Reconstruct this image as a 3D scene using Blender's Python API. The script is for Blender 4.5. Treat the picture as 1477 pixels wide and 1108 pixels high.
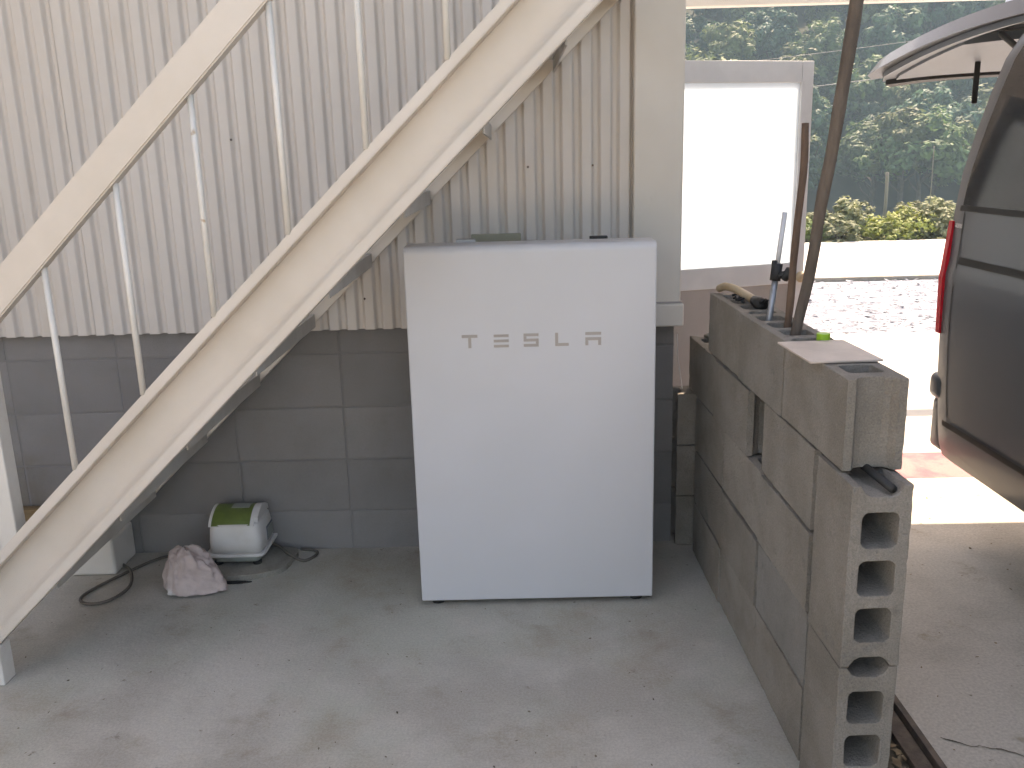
import bpy, bmesh, math, random
from mathutils import Vector, Matrix, noise
random.seed(7)
scn = bpy.context.scene
C = scn.collection
for o in list(bpy.data.objects): bpy.data.objects.remove(o)
R = math.radians

# ------------------------------------------------------------------ camera
cd = bpy.data.cameras.new('camera'); cam = bpy.data.objects.new('camera', cd); C.objects.link(cam)
scn.camera = cam
YAW, PITCH, ROLL, FPX = 0.00992, 0.24651, -0.02678, 1286.155
cd.sensor_fit = 'HORIZONTAL'; cd.sensor_width = 36; cd.lens = FPX/1477*36
cd.clip_start = .05; cd.clip_end = 2000
cd.dof.use_dof = False
fw = Vector((-math.sin(YAW)*math.cos(PITCH), math.cos(YAW)*math.cos(PITCH), -math.sin(PITCH)))
rt = Vector((math.cos(YAW), math.sin(YAW), 0)); up = rt.cross(fw)
r2 = rt*math.cos(ROLL)+up*math.sin(ROLL); u2 = up*math.cos(ROLL)-rt*math.sin(ROLL)
M = Matrix((r2, u2, -fw)).transposed().to_4x4(); M.translation = (0.64559, -3.12499, 1.41153)
cam.matrix_world = M

# ------------------------------------------------------------------ light
SUN_EL, SUN_AZ = 57.0, -24.5            # azimuth: degrees from +y towards -x
w = bpy.data.worlds.new('World'); scn.world = w; w.use_nodes = True
nt = w.node_tree; nt.nodes.clear()
sky = nt.nodes.new('ShaderNodeTexSky'); sky.sky_type = 'NISHITA'; sky.sun_disc = False
sky.sun_elevation = R(SUN_EL); sky.sun_rotation = R(-SUN_AZ); sky.altitude = 100
sky.air_density = 1.0; sky.dust_density = 2.5; sky.ozone_density = 1.0
bg = nt.nodes.new('ShaderNodeBackground'); bg.inputs[1].default_value = .15
wo = nt.nodes.new('ShaderNodeOutputWorld')
nt.links.new(sky.outputs[0], bg.inputs[0]); nt.links.new(bg.outputs[0], wo.inputs[0])
sd = bpy.data.lights.new('sun', 'SUN'); sd.energy = 4.0; sd.angle = R(.5); sd.color = (1, .95, .88)
sun = bpy.data.objects.new('sun', sd); C.objects.link(sun)
sun.rotation_euler = (-R(90-SUN_EL), 0, R(SUN_AZ)); sun.location = (0, 8, 12)
scn.view_settings.view_transform = 'Standard'; scn.view_settings.look = 'None'
scn.view_settings.exposure = 1.68; scn.view_settings.gamma = 1
scn.view_settings.use_white_balance = True; scn.view_settings.white_balance_temperature = 8900; scn.view_settings.white_balance_tint = 19   # camera balanced for open shade

scn.cycles.max_bounces = 6; scn.cycles.diffuse_bounces = 4; scn.cycles.use_adaptive_sampling = True; scn.cycles.adaptive_threshold = .035; scn.cycles.adaptive_min_samples = 16; scn.cycles.glossy_bounces = 3
scn.cycles.transmission_bounces = 4; scn.cycles.volume_bounces = 1; scn.cycles.caustics_reflective = False; scn.cycles.caustics_refractive = False

# ------------------------------------------------------------------ helpers: materials
def mat(name, col, rough=.7, col2=None, nscale=4.0, ndet=6, lo=.35, hi=.65, bump=0, bscale=60, bdist=.004,
        metallic=0, objvar=0, col3=None, n3=20, lo3=.55, hi3=.7, coat=0, coord='world', stretch=None, spec=.5,
        fine=0, fscale=180, trans=0, translucent=None, extra=()):
    m = bpy.data.materials.new(name); m.use_nodes = True
    t = m.node_tree; N = t.nodes; L = t.links
    b = N['Principled BSDF']
    def vec(sc=None):
        if coord == 'world':
            g = N.new('ShaderNodeNewGeometry'); src = g.outputs['Position']
        else:
            g = N.new('ShaderNodeTexCoord'); src = g.outputs['Object']
        if stretch:
            mp = N.new('ShaderNodeMapping'); mp.inputs['Scale'].default_value = stretch
            L.new(src, mp.inputs['Vector']); src = mp.outputs[0]
        return src
    V = vec()
    def ns(scale, det=6, rgh=.6):
        n = N.new('ShaderNodeTexNoise'); n.inputs['Scale'].default_value = scale
        n.inputs['Detail'].default_value = det; n.inputs['Roughness'].default_value = rgh
        L.new(V, n.inputs['Vector']); return n.outputs['Fac']
    def rmp(src, a, c):
        r = N.new('ShaderNodeMapRange'); r.inputs['From Min'].default_value = a; r.inputs['From Max'].default_value = c
        r.interpolation_type = 'SMOOTHSTEP'
        L.new(src, r.inputs['Value']); return r.outputs['Result']
    def mix(fac, A, B, mode='MIX'):
        x = N.new('ShaderNodeMix'); x.data_type = 'RGBA'; x.blend_type = mode
        for s, v in ((x.inputs[0], fac), (x.inputs[6], A), (x.inputs[7], B)):
            if hasattr(v, 'links'): L.new(v, s)
            else: s.default_value = v if isinstance(v, float) else (*v, 1)
        return x.outputs[2]
    c = col
    if col2: c = mix(rmp(ns(nscale, ndet), lo, hi), col, col2)
    if col3: c = mix(rmp(ns(n3, 7), lo3, hi3), c, col3)
    for (ec, es, ea, eb) in extra: c = mix(rmp(ns(es, 6, .65), ea, eb), c, ec)
    if fine:
        f = rmp(ns(fscale, 3), .3, .7)
        mr = N.new('ShaderNodeMapRange'); mr.inputs['To Min'].default_value = 1-fine; mr.inputs['To Max'].default_value = 1+fine
        L.new(f, mr.inputs['Value'])
        h = N.new('ShaderNodeHueSaturation'); L.new(mr.outputs[0], h.inputs['Value'])
        if hasattr(c, 'links'): L.new(c, h.inputs['Color'])
        else: h.inputs['Color'].default_value = (*c, 1)
        c = h.outputs[0]
    if objvar:
        oi = N.new('ShaderNodeObjectInfo')
        mr = N.new('ShaderNodeMapRange'); mr.inputs['To Min'].default_value = 1-objvar; mr.inputs['To Max'].default_value = 1+objvar
        L.new(oi.outputs['Random'], mr.inputs['Value'])
        h = N.new('ShaderNodeHueSaturation'); L.new(mr.outputs[0], h.inputs['Value'])
        if hasattr(c, 'links'): L.new(c, h.inputs['Color'])
        else: h.inputs['Color'].default_value = (*c, 1)
        c = h.outputs[0]
    if hasattr(c, 'links'): L.new(c, b.inputs['Base Color'])
    else: b.inputs['Base Color'].default_value = (*c, 1)
    b.inputs['Roughness'].default_value = rough; b.inputs['Metallic'].default_value = metallic
    b.inputs['Specular IOR Level'].default_value = spec
    if coat: b.inputs['Coat Weight'].default_value = coat; b.inputs['Coat Roughness'].default_value = .05
    if trans: b.inputs['Transmission Weight'].default_value = trans
    if bump:
        bp = N.new('ShaderNodeBump'); bp.inputs['Strength'].default_value = bump; bp.inputs['Distance'].default_value = bdist
        L.new(ns(bscale, 5, .65), bp.inputs['Height']); L.new(bp.outputs[0], b.inputs['Normal'])
    if translucent:
        tr = N.new('ShaderNodeBsdfTranslucent'); mx = N.new('ShaderNodeMixShader'); mx.inputs[0].default_value = translucent
        if hasattr(c, 'links'): L.new(c, tr.inputs[0])
        else: tr.inputs[0].default_value = (*c, 1)
        out = N['Material Output']
        L.new(b.outputs[0], mx.inputs[1]); L.new(tr.outputs[0], mx.inputs[2]); L.new(mx.outputs[0], out.inputs[0])
    return m

MT = dict(
 floor = mat('floor_concrete', (.50,.47,.42), .82, (.405,.375,.33), 2.6, 6, .40, .60, .4, 55, .003, fine=.10, fscale=150, extra=[((.43,.43,.37),.9,.45,.65),((.345,.29,.22),1.7,.49,.74),((.325,.28,.22),5.5,.53,.79),((.24,.205,.165),13,.645,.73)]),
 yard = mat('yard_concrete', (.52,.485,.43), .85, (.42,.39,.34), 2.3, 5, .4, .65, .5, 40, .004, fine=.12, fscale=120, extra=[((.33,.28,.21),4,.58,.72),((.2,.17,.13),13,.66,.72)]),
 redlit = mat('concrete_red_light', (.36,.115,.14), .9, (.33,.19,.19), 6, 6, .4, .6, .5, 40, .004, fine=.1),  # concrete with a patch of reddish light put into its colour
 gravel = mat('gravel', (.16,.185,.235), .9, (.40,.425,.48), 9, 8, .42, .6, .9, 30, .03, fine=.3, fscale=40),
 road = mat('road_concrete', (.5,.5,.48), .85, (.42,.42,.41), 1, 6, bump=.3, bscale=30),
 soil = mat('soil', (.10,.085,.06), .95, (.17,.14,.10), 6, 8, bump=.8, bscale=50, bdist=.01),
 terrain = mat('terrain_grass', (.05,.07,.025), .95, (.10,.10,.05), .6, 8, bump=.6, bscale=12, bdist=.05),
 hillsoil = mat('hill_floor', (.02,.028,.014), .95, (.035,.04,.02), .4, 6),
 block = mat('wall_block_paint', (.25,.238,.235), .75, (.22,.207,.202), 2.5, 6, bump=.35, bscale=130, bdist=.002, objvar=.10, fine=.05, fscale=250, col3=(.175,.152,.13), n3=2.2, lo3=.54, hi3=.74),
 mortar = mat('mortar_paint', (.225,.213,.21), .85, bump=.4, bscale=150),
 clad = mat('cladding_paint', (.69,.645,.605), .45, (.64,.59,.545), 2.2, 5, spec=.4, col3=(.56,.48,.40), n3=5.5, lo3=.60, hi3=.85, stretch=(1,1,.25)),
 trim = mat('trim_paint', (.74,.69,.63), .45, (.68,.63,.565), 2, 6, spec=.4, col3=(.42,.37,.3), n3=7, lo3=.64, hi3=.8),
 steel = mat('stair_paint', (.70,.63,.56), .42, (.65,.58,.505), 3, 6, bump=.06, bscale=25, col3=(.45,.33,.22), n3=14, lo3=.7, hi3=.78, spec=.45),
 steelw = mat('stair_white_paint', (.76,.735,.69), .45, (.68,.65,.60), 5, 6, bump=.06, bscale=25, col3=(.42,.27,.14), n3=18, lo3=.68, hi3=.76),
 tread = mat('tread_plate', (.56,.54,.50), .5, (.46,.43,.39), 5, 6, bump=.1, bscale=40),
 cmu = mat('cmu_concrete', (.30,.27,.235), .93, (.235,.21,.178), 5, 5, .36, .66, 1.0, 130, .006, objvar=.09, fine=.13, fscale=260, col3=(.20,.185,.165), n3=11, lo3=.6, hi3=.74, extra=[((.34,.315,.28),26,.64,.74)]),
 cmu_b = mat('cmu_bluish', (.255,.24,.22), .93, (.205,.195,.18), 5, 5, .36, .66, .9, 170, .003, fine=.12, fscale=260, col3=(.15,.15,.15), n3=9, lo3=.55, hi3=.7),
 white = mat('cabinet_white', (.60,.605,.63), .30, (.585,.59,.61), 3, 4, spec=.5, extra=[((.47,.465,.46),9,.70,.80)]),
 cabback = mat('cabinet_aluminium', (.45,.45,.46), .45, metallic=.6),
 letter = mat('letter_grey', (.40,.36,.33), .45),
 black = mat('black_rubber', (.02,.02,.02), .6),
 pumpw = mat('pump_white', (.72,.71,.70), .4, (.66,.64,.61), 12, 6, spec=.4),
 green = mat('pump_green', (.14,.20,.045), .4, (.11,.155,.04), 20, 5),
 pgrey = mat('pump_grey', (.33,.36,.33), .5),
 vent = mat('vent_grey', (.16,.17,.19), .6),
 rag = mat('rag_cloth', (.66,.54,.51), .95, (.54,.43,.40), 14, 7, bump=.8, bscale=350, bdist=.002, col3=(.70,.66,.64), n3=9, lo3=.55, hi3=.65),
 cable = mat('cable_rubber', (.12,.105,.09), .7),
 pad = mat('pad_concrete', (.33,.31,.27), .9, (.25,.235,.2), 9, 8, bump=.8, bscale=90, bdist=.004, fine=.1),
 wood = mat('plank_wood', (.26,.17,.085), .8, (.19,.12,.06), 4, 6, bump=.4, bscale=30, stretch=(1,8,14)),
 bark = mat('pole_wood', (.175,.135,.105), .85, (.11,.085,.068), 9, 7, bump=.8, bscale=60, bdist=.004, stretch=(3,3,.6)),
 bark2 = mat('stick_wood', (.21,.13,.085), .85, (.13,.08,.055), 9, 7, bump=.7, bscale=60, bdist=.003, stretch=(3,3,.6)),
 palewood = mat('handle_wood', (.52,.42,.29), .6, (.42,.32,.2), 12, 6, bump=.2, bscale=50),
 pipe = mat('galvanised_pipe', (.42,.44,.46), .45, (.35,.36,.38), 30, 5, metallic=.7),
 alu = mat('aluminium', (.70,.71,.73), .42, (.64,.65,.67), 8, 5),
 taupe = mat('door_panel_taupe', (.42,.385,.37), .6, (.37,.34,.325), 3, 5),
 frost = mat('frosted_glass', (.80,.88,.95), .35, (.76,.85,.92), 5, 5, translucent=.85, col3=(.5,.48,.42), n3=16, lo3=.74, hi3=.8),
 sheet = mat('tile_sheet', (.60,.50,.43), .5, (.52,.43,.37), 14, 7, bump=.15, bscale=40),
 cap = mat('green_cap', (.28,.52,.03), .4),
 olive = mat('olive_box', (.32,.31,.235), .6),
 paint = mat('van_grey', (.070,.084,.098), .36, coat=.15, spec=.28),
 vglass = mat('van_glass', (.03,.033,.036), .07, spec=.7),
 vtrim = mat('van_plastic', (.035,.036,.038), .55),
 vinner = mat('van_inner', (.21,.25,.30), .5),
 chrome = mat('chrome', (.7,.7,.7), .15, metallic=1),
 red = mat('tail_lens', (.75,.03,.05), .2, coat=.5, translucent=.45),
 tyre = mat('tyre', (.022,.022,.022), .85),
 roof = mat('roof_sheet', (.42,.40,.37), .6),
 beam = mat('beam_white', (.74,.73,.69), .5),
 wire = mat('wire', (.22,.23,.24), .6),
 trunk = mat('trunk_bark', (.09,.075,.06), .95, (.06,.05,.04), 5, 6),
 dead = mat('dead_stalk', (.25,.24,.2), .9),
 leaf = mat('debris_leaf', (.16,.11,.065), .9, (.28,.21,.13), 30, 4),
 rust = mat('rusty_angle', (.10,.08,.068), .8, (.16,.12,.095), 20, 7, bump=.4, bscale=90),
)
def leafmat(name, a, b):
    m = mat(name, a, .6, b, .55, 5, .35, .65, objvar=.28, fine=.35, fscale=1.7, translucent=.35, spec=.3)
    return m
FOL = [leafmat('foliage_deep', (.055,.115,.055), (.04,.09,.05)), leafmat('foliage_mid', (.09,.15,.05), (.065,.12,.05)),
       leafmat('foliage_olive', (.12,.15,.055), (.09,.125,.05)), leafmat('foliage_bluish', (.07,.14,.085), (.055,.11,.075))]
SHR = [leafmat('shrub_yellow', (.30,.34,.09), (.22,.28,.08)), leafmat('shrub_green', (.19,.27,.09), (.14,.21,.07)), leafmat('shrub_grey', (.27,.29,.17), (.20,.23,.13))]

# ------------------------------------------------------------------ helpers: geometry
def tag(o, label=None, cat=None, group=None, kind=None):
    if label: o['label'] = label
    if cat: o['category'] = cat
    if group: o['group'] = group
    if kind: o['kind'] = kind
    return o
def empty(name, loc=(0,0,0), rz=0):
    o = bpy.data.objects.new(name, None); C.objects.link(o); o.location = loc; o.rotation_euler = (0,0,rz)
    o.empty_display_size = .1; return o
def obj(name, bm, m, parent=None, smooth=False, loc=None):
    me = bpy.data.meshes.new(name)
    if isinstance(bm, bmesh.types.BMesh):
        bmesh.ops.recalc_face_normals(bm, faces=bm.faces[:])
        bm.to_mesh(me); bm.free()
    else: me = bm
    if m and not me.materials: me.materials.append(MT[m] if isinstance(m, str) else m)
    if smooth:
        for p in me.polygons: p.use_smooth = True
    o = bpy.data.objects.new(name, me); C.objects.link(o)
    if parent is not None:
        o.parent = parent
        # parts are authored in world space unless a loc is given
        if loc is None:
            P = Vector((0,0,0)); q = parent
            while q is not None: P += q.location; q = q.parent
            o.location = -P
    if loc is not None: o.location = loc
    return o
def inst(name, me, parent, loc, rot=(0,0,0), sc=(1,1,1)):
    o = bpy.data.objects.new(name, me); C.objects.link(o); o.parent = parent
    o.location = loc; o.rotation_euler = rot; o.scale = sc; return o
def B(): return bmesh.new()
def box(bm, x0, x1, y0, y1, z0, z1, bev=0, seg=2, mtx=None):
    m = Matrix.Translation(((x0+x1)/2, (y0+y1)/2, (z0+z1)/2)) @ Matrix.Diagonal((x1-x0, y1-y0, z1-z0, 1))
    if mtx is not None: m = mtx @ m
    r = bmesh.ops.create_cube(bm, size=1, matrix=m)
    if bev:
        ed = list({e for v in r['verts'] for e in v.link_edges})
        bmesh.ops.bevel(bm, geom=ed, offset=bev, segments=seg, affect='EDGES', profile=.5)
    return bm
def tube(bm, pts, r, n=10, cap=True):
    pts = [Vector(p) for p in pts]; rs = r if isinstance(r, (list, tuple)) else [r]*len(pts)
    rings = []; prev = None
    for i, p in enumerate(pts):
        d = (pts[min(i+1, len(pts)-1)]-pts[max(i-1, 0)]).normalized()
        if prev is None:
            a = Vector((0,0,1)) if abs(d.z) < .9 else Vector((1,0,0))
            u = d.cross(a).normalized()
        else: u = (prev - d*prev.dot(d)).normalized()
        prev = u; v = d.cross(u)
        rings.append([bm.verts.new(p+(u*math.cos(2*math.pi*k/n)+v*math.sin(2*math.pi*k/n))*rs[i]) for k in range(n)])
    for a, b in zip(rings, rings[1:]):
        for k in range(n): bm.faces.new((a[k], a[(k+1)%n], b[(k+1)%n], b[k]))
    if cap: bm.faces.new(rings[0]); bm.faces.new(rings[-1])
    return bm
def extr(bm, poly, axis, a, b):
    """extrude a 2-D polygon along axis ('x','y','z') from a to b"""
    def P(u, v, t): return {'x': (t,u,v), 'y': (u,t,v), 'z': (u,v,t)}[axis]
    A = [bm.verts.new(P(u, v, a)) for u, v in poly]; Bv = [bm.verts.new(P(u, v, b)) for u, v in poly]
    n = len(poly)
    for i in range(n): bm.faces.new((A[i], A[(i+1)%n], Bv[(i+1)%n], Bv[i]))
    bm.faces.new(A); bm.faces.new(Bv); return bm
def sheet(name, x0, x1, y0, y1, z, m, thick=.03, parent=None):
    bm = B(); box(bm, x0, x1, y0, y1, z-thick, z); return obj(name, bm, m, parent)
def smooth_path(pts, k=8):
    P = [Vector(p) for p in pts]; out = []
    P = [P[0]*2-P[1]]+P+[P[-1]*2-P[-2]]
    for i in range(1, len(P)-2):
        for j in range(k):
            t = j/k; a, b, c, d = P[i-1], P[i], P[i+1], P[i+2]
            out.append(.5*((2*b)+(c-a)*t+(2*a-5*b+4*c-d)*t*t+(3*b-a-3*c+d)*t**3))
    out.append(P[-2]); return out

# ================================================================== SETTING
# terrain: flat yard level, dropping behind the weeds into a valley, then the hill
def hz(x, y):
    if y < 13: base = -.06
    elif y < 40: base = -.06-3.4*(y-13)/27
    else: base = -3.46
    if y > 62:
        s = y-62
        base += s*.62*min(1, s/14) + 2.5*noise.noise(Vector((x*.03, y*.03, 3)))*min(1, s/20)
    return base
bm = B()
xs = [-600,-400,-160,-80,-40,-20]+[-10+i*4 for i in range(46)]+[190,240,320,480,600]
ys = [-600,-400,-120,-40,-12,0,6,13,18,26,40,50]+[56+i*5 for i in range(28)]+[210,250,300,400,600]
G = [[bm.verts.new((x, y, min(hz(x, y), 38))) for x in xs] for y in ys]
for a, b in zip(G, G[1:]):
    for i in range(len(xs)-1): bm.faces.new((a[i], a[i+1], b[i+1], b[i]))
terr = tag(obj('terrain', bm, 'terrain', smooth=True), kind='structure')
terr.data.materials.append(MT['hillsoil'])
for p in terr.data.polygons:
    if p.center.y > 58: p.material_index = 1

# concrete floor under the stair, with its raised strip edge, a debris trench, and the yard slab
tag(sheet('floor', -6, 1.43, -14, .3, 0, 'floor', .1), kind='structure')
tag(sheet('drain_trench', 1.40, 1.64, -14, .9, -.032, 'soil', .05), kind='structure')
yard = B(); box(yard, 1.625, 12, -14, .60, -.1, 0)
tag(obj('yard_slab', yard, 'yard'), kind='structure')
tag(sheet('painted_red_light', 1.625, 12, .603, .94, 0, 'redlit', .1), kind='structure')  # reddish light on the ground, painted as a coloured strip
tag(sheet('concrete_apron', 1.21, 30, .943, 3.85, 0, 'road', .1), kind='structure')
tag(sheet('gravel_strip', -30, 60, 3.9, 6.9, -.012, 'gravel', .1), kind='structure')
tag(sheet('road', -60, 100, 6.95, 11.3, 0, 'road', .1), kind='structure')
# kerb line between gravel and road
bm = B(); box(bm, -60, 100, 6.87, 6.985, -.05, .035, .01)
tag(obj('road_kerb', bm, 'pad'), kind='structure')

# crack across the yard slab: a thin dark groove of soil
bm = B()
crack = smooth_path([(1.66,-1.20,.002),(1.70,-1.222,.002),(1.76,-1.236,.002),(1.84,-1.285,.002),(1.95,-1.30,.002),(2.1,-1.38,.002)], 6)
crack = [p+Vector((0, .012*noise.noise(p*40)+.02*noise.noise(p*11), 0)) for p in crack]
for i in range(len(crack)-1):
    a, b = crack[i], crack[i+1]; wd = .0012+.003*abs(noise.noise(a*25))
    bm.faces.new([bm.verts.new(v) for v in (a+Vector((0,-wd,0)), b+Vector((0,-wd,0)), b+Vector((0,wd,0)), a+Vector((0,wd,0)))])
tag(obj('slab_crack', bm, 'soil'), kind='structure')

# steel edging angle of the slab
t = tag(empty('edging_angle', (1.61,-1.5,0)), 'rusty steel edging angle along the yard slab beside the concrete post', 'edging')
bm = B(); box(bm, 1.605, 1.622, -13.9, .58, -.05, .007, .002); obj('upright_leg', bm, 'rust', t)
bm = B(); box(bm, 1.56, 1.603, -13.9, .58, -.045, -.012, .002); obj('wooden_batten', bm, 'bark', t)

# ------------------------------------------------------------------ house
house = tag(empty('house', (0,0,0)), 'house wall of grey painted blocks below cream corrugated metal cladding', 'house')
WX0, WX1 = -4.4, 1.2
bm = B(); box(bm, WX0, WX1-.004, .0018, .15, -.05, .95)
core = obj('block_wall', bm, 'mortar', house)
bm = B(); box(bm, -.1965, .1965, -.0005, .05, -.0965, .0965, .002, 2)
blk = bm
me_blk = bpy.data.meshes.new('block'); bmesh.ops.recalc_face_normals(blk, faces=blk.faces); blk.to_mesh(me_blk); blk.free(); me_blk.materials.append(MT['block'])
for i in range(14):
    for j in range(5):
        inst('block', me_blk, core, (1.0-.4*i+random.uniform(-.0006,.0006), random.uniform(-.0008,.0008), .0552+.2*j))
# side return of the block wall and the house mass behind
bm = B(); box(bm, -4.4, 1.192, .16, 6.5, -.05, .93); obj('base_wall', bm, 'block', house)
bm = B(); box(bm, -4.4, 1.16, .012, 6.5, .96, 3.9); obj('backing_wall', bm, 'taupe', house)
# corrugated sheets: each nine waves wide
PER, AMP = .0635, .0100
def corr_sheet(nw, x0, z0, z1, y0):
    bm = B(); n = nw*20; rows = []
    for z in (z0, z1):
        row = []
        for i in range(n+1):
            t = i/20; q = t % 1.0
            f = 1.0 if q < .48 else (1-(q-.48)/.16 if q < .64 else (0.0 if q < .84 else (q-.84)/.16))
            f = 2*(f*f*(3-2*f))-1
            row.append(bm.verts.new((x0+t*PER, y0-AMP*f, z)))
        rows.append(row)
    for i in range(n): bm.faces.new((rows[0][i], rows[0][i+1], rows[1][i+1], rows[1][i]))
    return bm
clad = empty('cladding', (0,0,0)); clad.parent = house
x1 = 1.06; k = 0
while x1 > -4.3:
    x0 = x1-10*PER
    o = obj('cladding_sheet', corr_sheet(10, x0, .847+random.uniform(-.0015,.0015), 3.9, -.032-.0016*(k % 2)), 'clad', clad, smooth=True)
    x1 = x0+.0004; k += 1
# fixing screws on the sheets
bm = B(); bmesh.ops.create_uvsphere(bm, u_segments=6, v_segments=4, radius=.004)
me_s = bpy.data.meshes.new('screw'); bm.to_mesh(me_s); bm.free(); me_s.materials.append(MT['rust'])
for (sx, sz) in ((.905,1.386),(.11,.955),(-.3,1.50),(-.73,1.50),(.688,1.386)):
    inst('screw', me_s, clad, (sx, -.045, sz))
# corner trim
bm = B(); box(bm, 1.040, 1.205, -.066, .30, .862, 3.9, .006)
trim = obj('corner_trim', bm, 'trim', house)
bm = B(); box(bm, 1.034, 1.216, -.076, .32, .835, .915, .006); obj('trim_foot', bm, 'trim', trim)
bm = B(); box(bm, 1.035, 1.211, -.0685, .302, .916, .922); obj('trim_joint', bm, 'taupe', trim)
# roof over the work area
bm = B(); box(bm, -4.6, 7.5, -.95, 1.74, 3.6, 3.66); rf = obj('roof', bm, 'roof', house)
bm = B(); box(bm, -2.42, -2.3, -3.6, -.07, -.02, 3.59); obj('added_side_wall', bm, 'clad', house)  # unseen wall, added to cut the light coming from the left
for xx in (3, 5, 7):
    bm = B(); box(bm, xx-.04, xx+.04, -.93, 1.72, 3.5, 3.599); obj('rafter', bm, 'steelw', rf)
bm = B(); box(bm, -4.5, 1.19, 2.15, 6.6, 3.9, 4.0); obj('main_roof', bm, 'roof', house)

# white cross beam of the carport beyond, top edge of the picture
t = tag(empty('carport_beam', (1.2,3,0)), 'white painted steel beam crossing in front of the wooded hill at the top', 'beam')
bm = B(); box(bm, 1.195, 5.6, 2.97, 3.06, 2.325, 2.42, .006); obj('beam', bm, 'beam', t)
bm = B(); box(bm, 5.5, 5.6, 2.965, 3.065, 0, 2.32, .006); obj('post', bm, 'beam', t)

# ------------------------------------------------------------------ door leaf standing open behind the corner
DH, DA = Vector((1.23, .60, 0)), math.atan2(.20, .66)
door = tag(empty('door', DH, DA), 'aluminium framed door with bright frosted pane standing open past the corner', 'door')
DW = .69
def dpart(name, x0, x1, y0, y1, z0, z1, m, bev=.003, parent=None):
    bm = B(); box(bm, x0, x1, y0, y1, z0, z1, bev); return obj(name, bm, m, parent or door, loc=(0,0,0))
dpart('stile', 0, .05, -.017, .017, .02, 1.775, 'alu'); dpart('stile', DW-.055, DW, -.017, .017, .02, 1.775, 'alu')
dpart('rail', .051, DW-.056, -.016, .016, 1.69, 1.775, 'alu'); dpart('rail', .051, DW-.056, -.016, .016, .855, .945, 'alu')
dpart('rail', .051, DW-.056, -.016, .016, .02, .10, 'alu')
dpart('pane', .046, DW-.05, -.003, .003, .94, 1.695, 'frost', 0)
dpart('lower_panel', .046, DW-.05, -.006, .006, .095, .86, 'taupe', 0)
bm = B(); bmesh.ops.create_uvsphere(bm, u_segments=14, v_segments=8, radius=.024, matrix=Matrix.Translation((DW-.03,-.045,.885)))
tube(bm, [(DW-.03,-.016,.885),(DW-.03,-.04,.885)], .012); obj('door_knob', bm, 'palewood', door, True, loc=(0,0,0))

# ------------------------------------------------------------------ staircase
st = tag(empty('staircase', (-.85,-.45,0)), 'cream painted steel staircase with slanted handrail climbing along the cladding', 'staircase')
SL = .9685
YN, YF = -.868, -.075
def low(x): return .122+SL*(x+.844)
VT = .236                                            # vertical depth of the channel
XA, XB = -.905, 1.75
def channel(y_tip, y_web, name):
    bm = B(); th = .036
    def bar(z_off0, z_off1, ya, yb):
        v = []
        for x in (XA, XB):
            for zz in (z_off0, z_off1):
                for y in (ya, yb): v.append(bm.verts.new((x, y, low(x)+zz)))
        a = v
        for f in ((0,1,3,2),(4,6,7,5),(0,4,5,1),(2,3,7,6),(0,2,6,4),(1,5,7,3)): bm.faces.new([a[i] for i in f])
    s = 1 if y_web > y_tip else -1
    bar(0, th, y_tip, y_web); bar(VT-th, VT, y_tip, y_web); bar(th, VT-th, y_web-s*.006, y_web)
    bmesh.ops.bevel(bm, geom=[e for e in bm.edges], offset=.0025, segments=2, affect='EDGES')
    return obj(name, bm, 'steel', st)
channel(YN, YN+.065, 'stringer'); channel(YF+.062, YF, 'stringer')
# treads
k = 0
x = -.95+.10
while x < 1.55:
    zt = low(x)+.185
    bm = B(); y0, y1 = YN+.0665, YF-.0065
    extr(bm, [(x-.045,zt),(x+.160,zt),(x+.160,zt-.045),(x+.1555,zt-.045),(x+.1555,zt-.0045),(x-.0405,zt-.0045),(x-.0405,zt-.035),(x-.045,zt-.035)], 'y', y0, y1)
    obj('tread', bm, 'tread', st)
    x += .21; k += 1
# handrail
def slanted(name, z0a, z1a, y0, y1, xa, xb, m, sl=.975, bev=.004):
    bm = B(); v = []
    for x in (xa, xb):
        for z0 in (z0a, z1a):
            for y in (y0, y1): v.append(bm.verts.new((x, y, z0+sl*(x+.669))))
    for f in ((0,1,3,2),(4,6,7,5),(0,4,5,1),(2,3,7,6),(0,2,6,4),(1,5,7,3)): bm.faces.new([v[i] for i in f])
    bmesh.ops.bevel(bm, geom=bm.edges[:], offset=bev, segments=2, affect='EDGES')
    return obj(name, bm, m, st)
slanted('handrail', 1.062, 1.174, -.888, -.848, -.84, 1.6, 'steel')
for i in range(10):
    bx = -.555+.209*i
    zb = low(bx)+VT-.002; zt = 1.066+.975*(bx+.669)
    bm = B(); tube(bm, [(bx,-.862,zb),(bx,-.866,zt)], .0082, 10)
    obj('baluster', bm, 'steelw', st, True)
bm = B(); box(bm, -.835, -.782, -.80, -.745, low(-.81)+VT*.4, 1.06+.975*(-.81+.669)+.04, .004); obj('newel_post', bm, 'steelw', st)
bm = B(); box(bm, -.905, -.838, -.885, -.825, 0, low(-.87)+.02, .004); obj('leg', bm, 'steelw', st)

# painted footing at the wall and plank on it
bm = B(); box(bm, -1.35, -.822, -.192, -.012, 0, .138, .012, 3)
tag(obj('footing', bm, 'steelw'), 'white painted concrete footing at the wall behind the foot of the stair', 'footing')
bm = B(); box(bm, -1.5, -.905, -.055, -.014, .1405, .205, .003)
tag(obj('plank', bm, 'wood'), 'brown wooden plank resting on the white footing against the block wall', 'plank')

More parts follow.
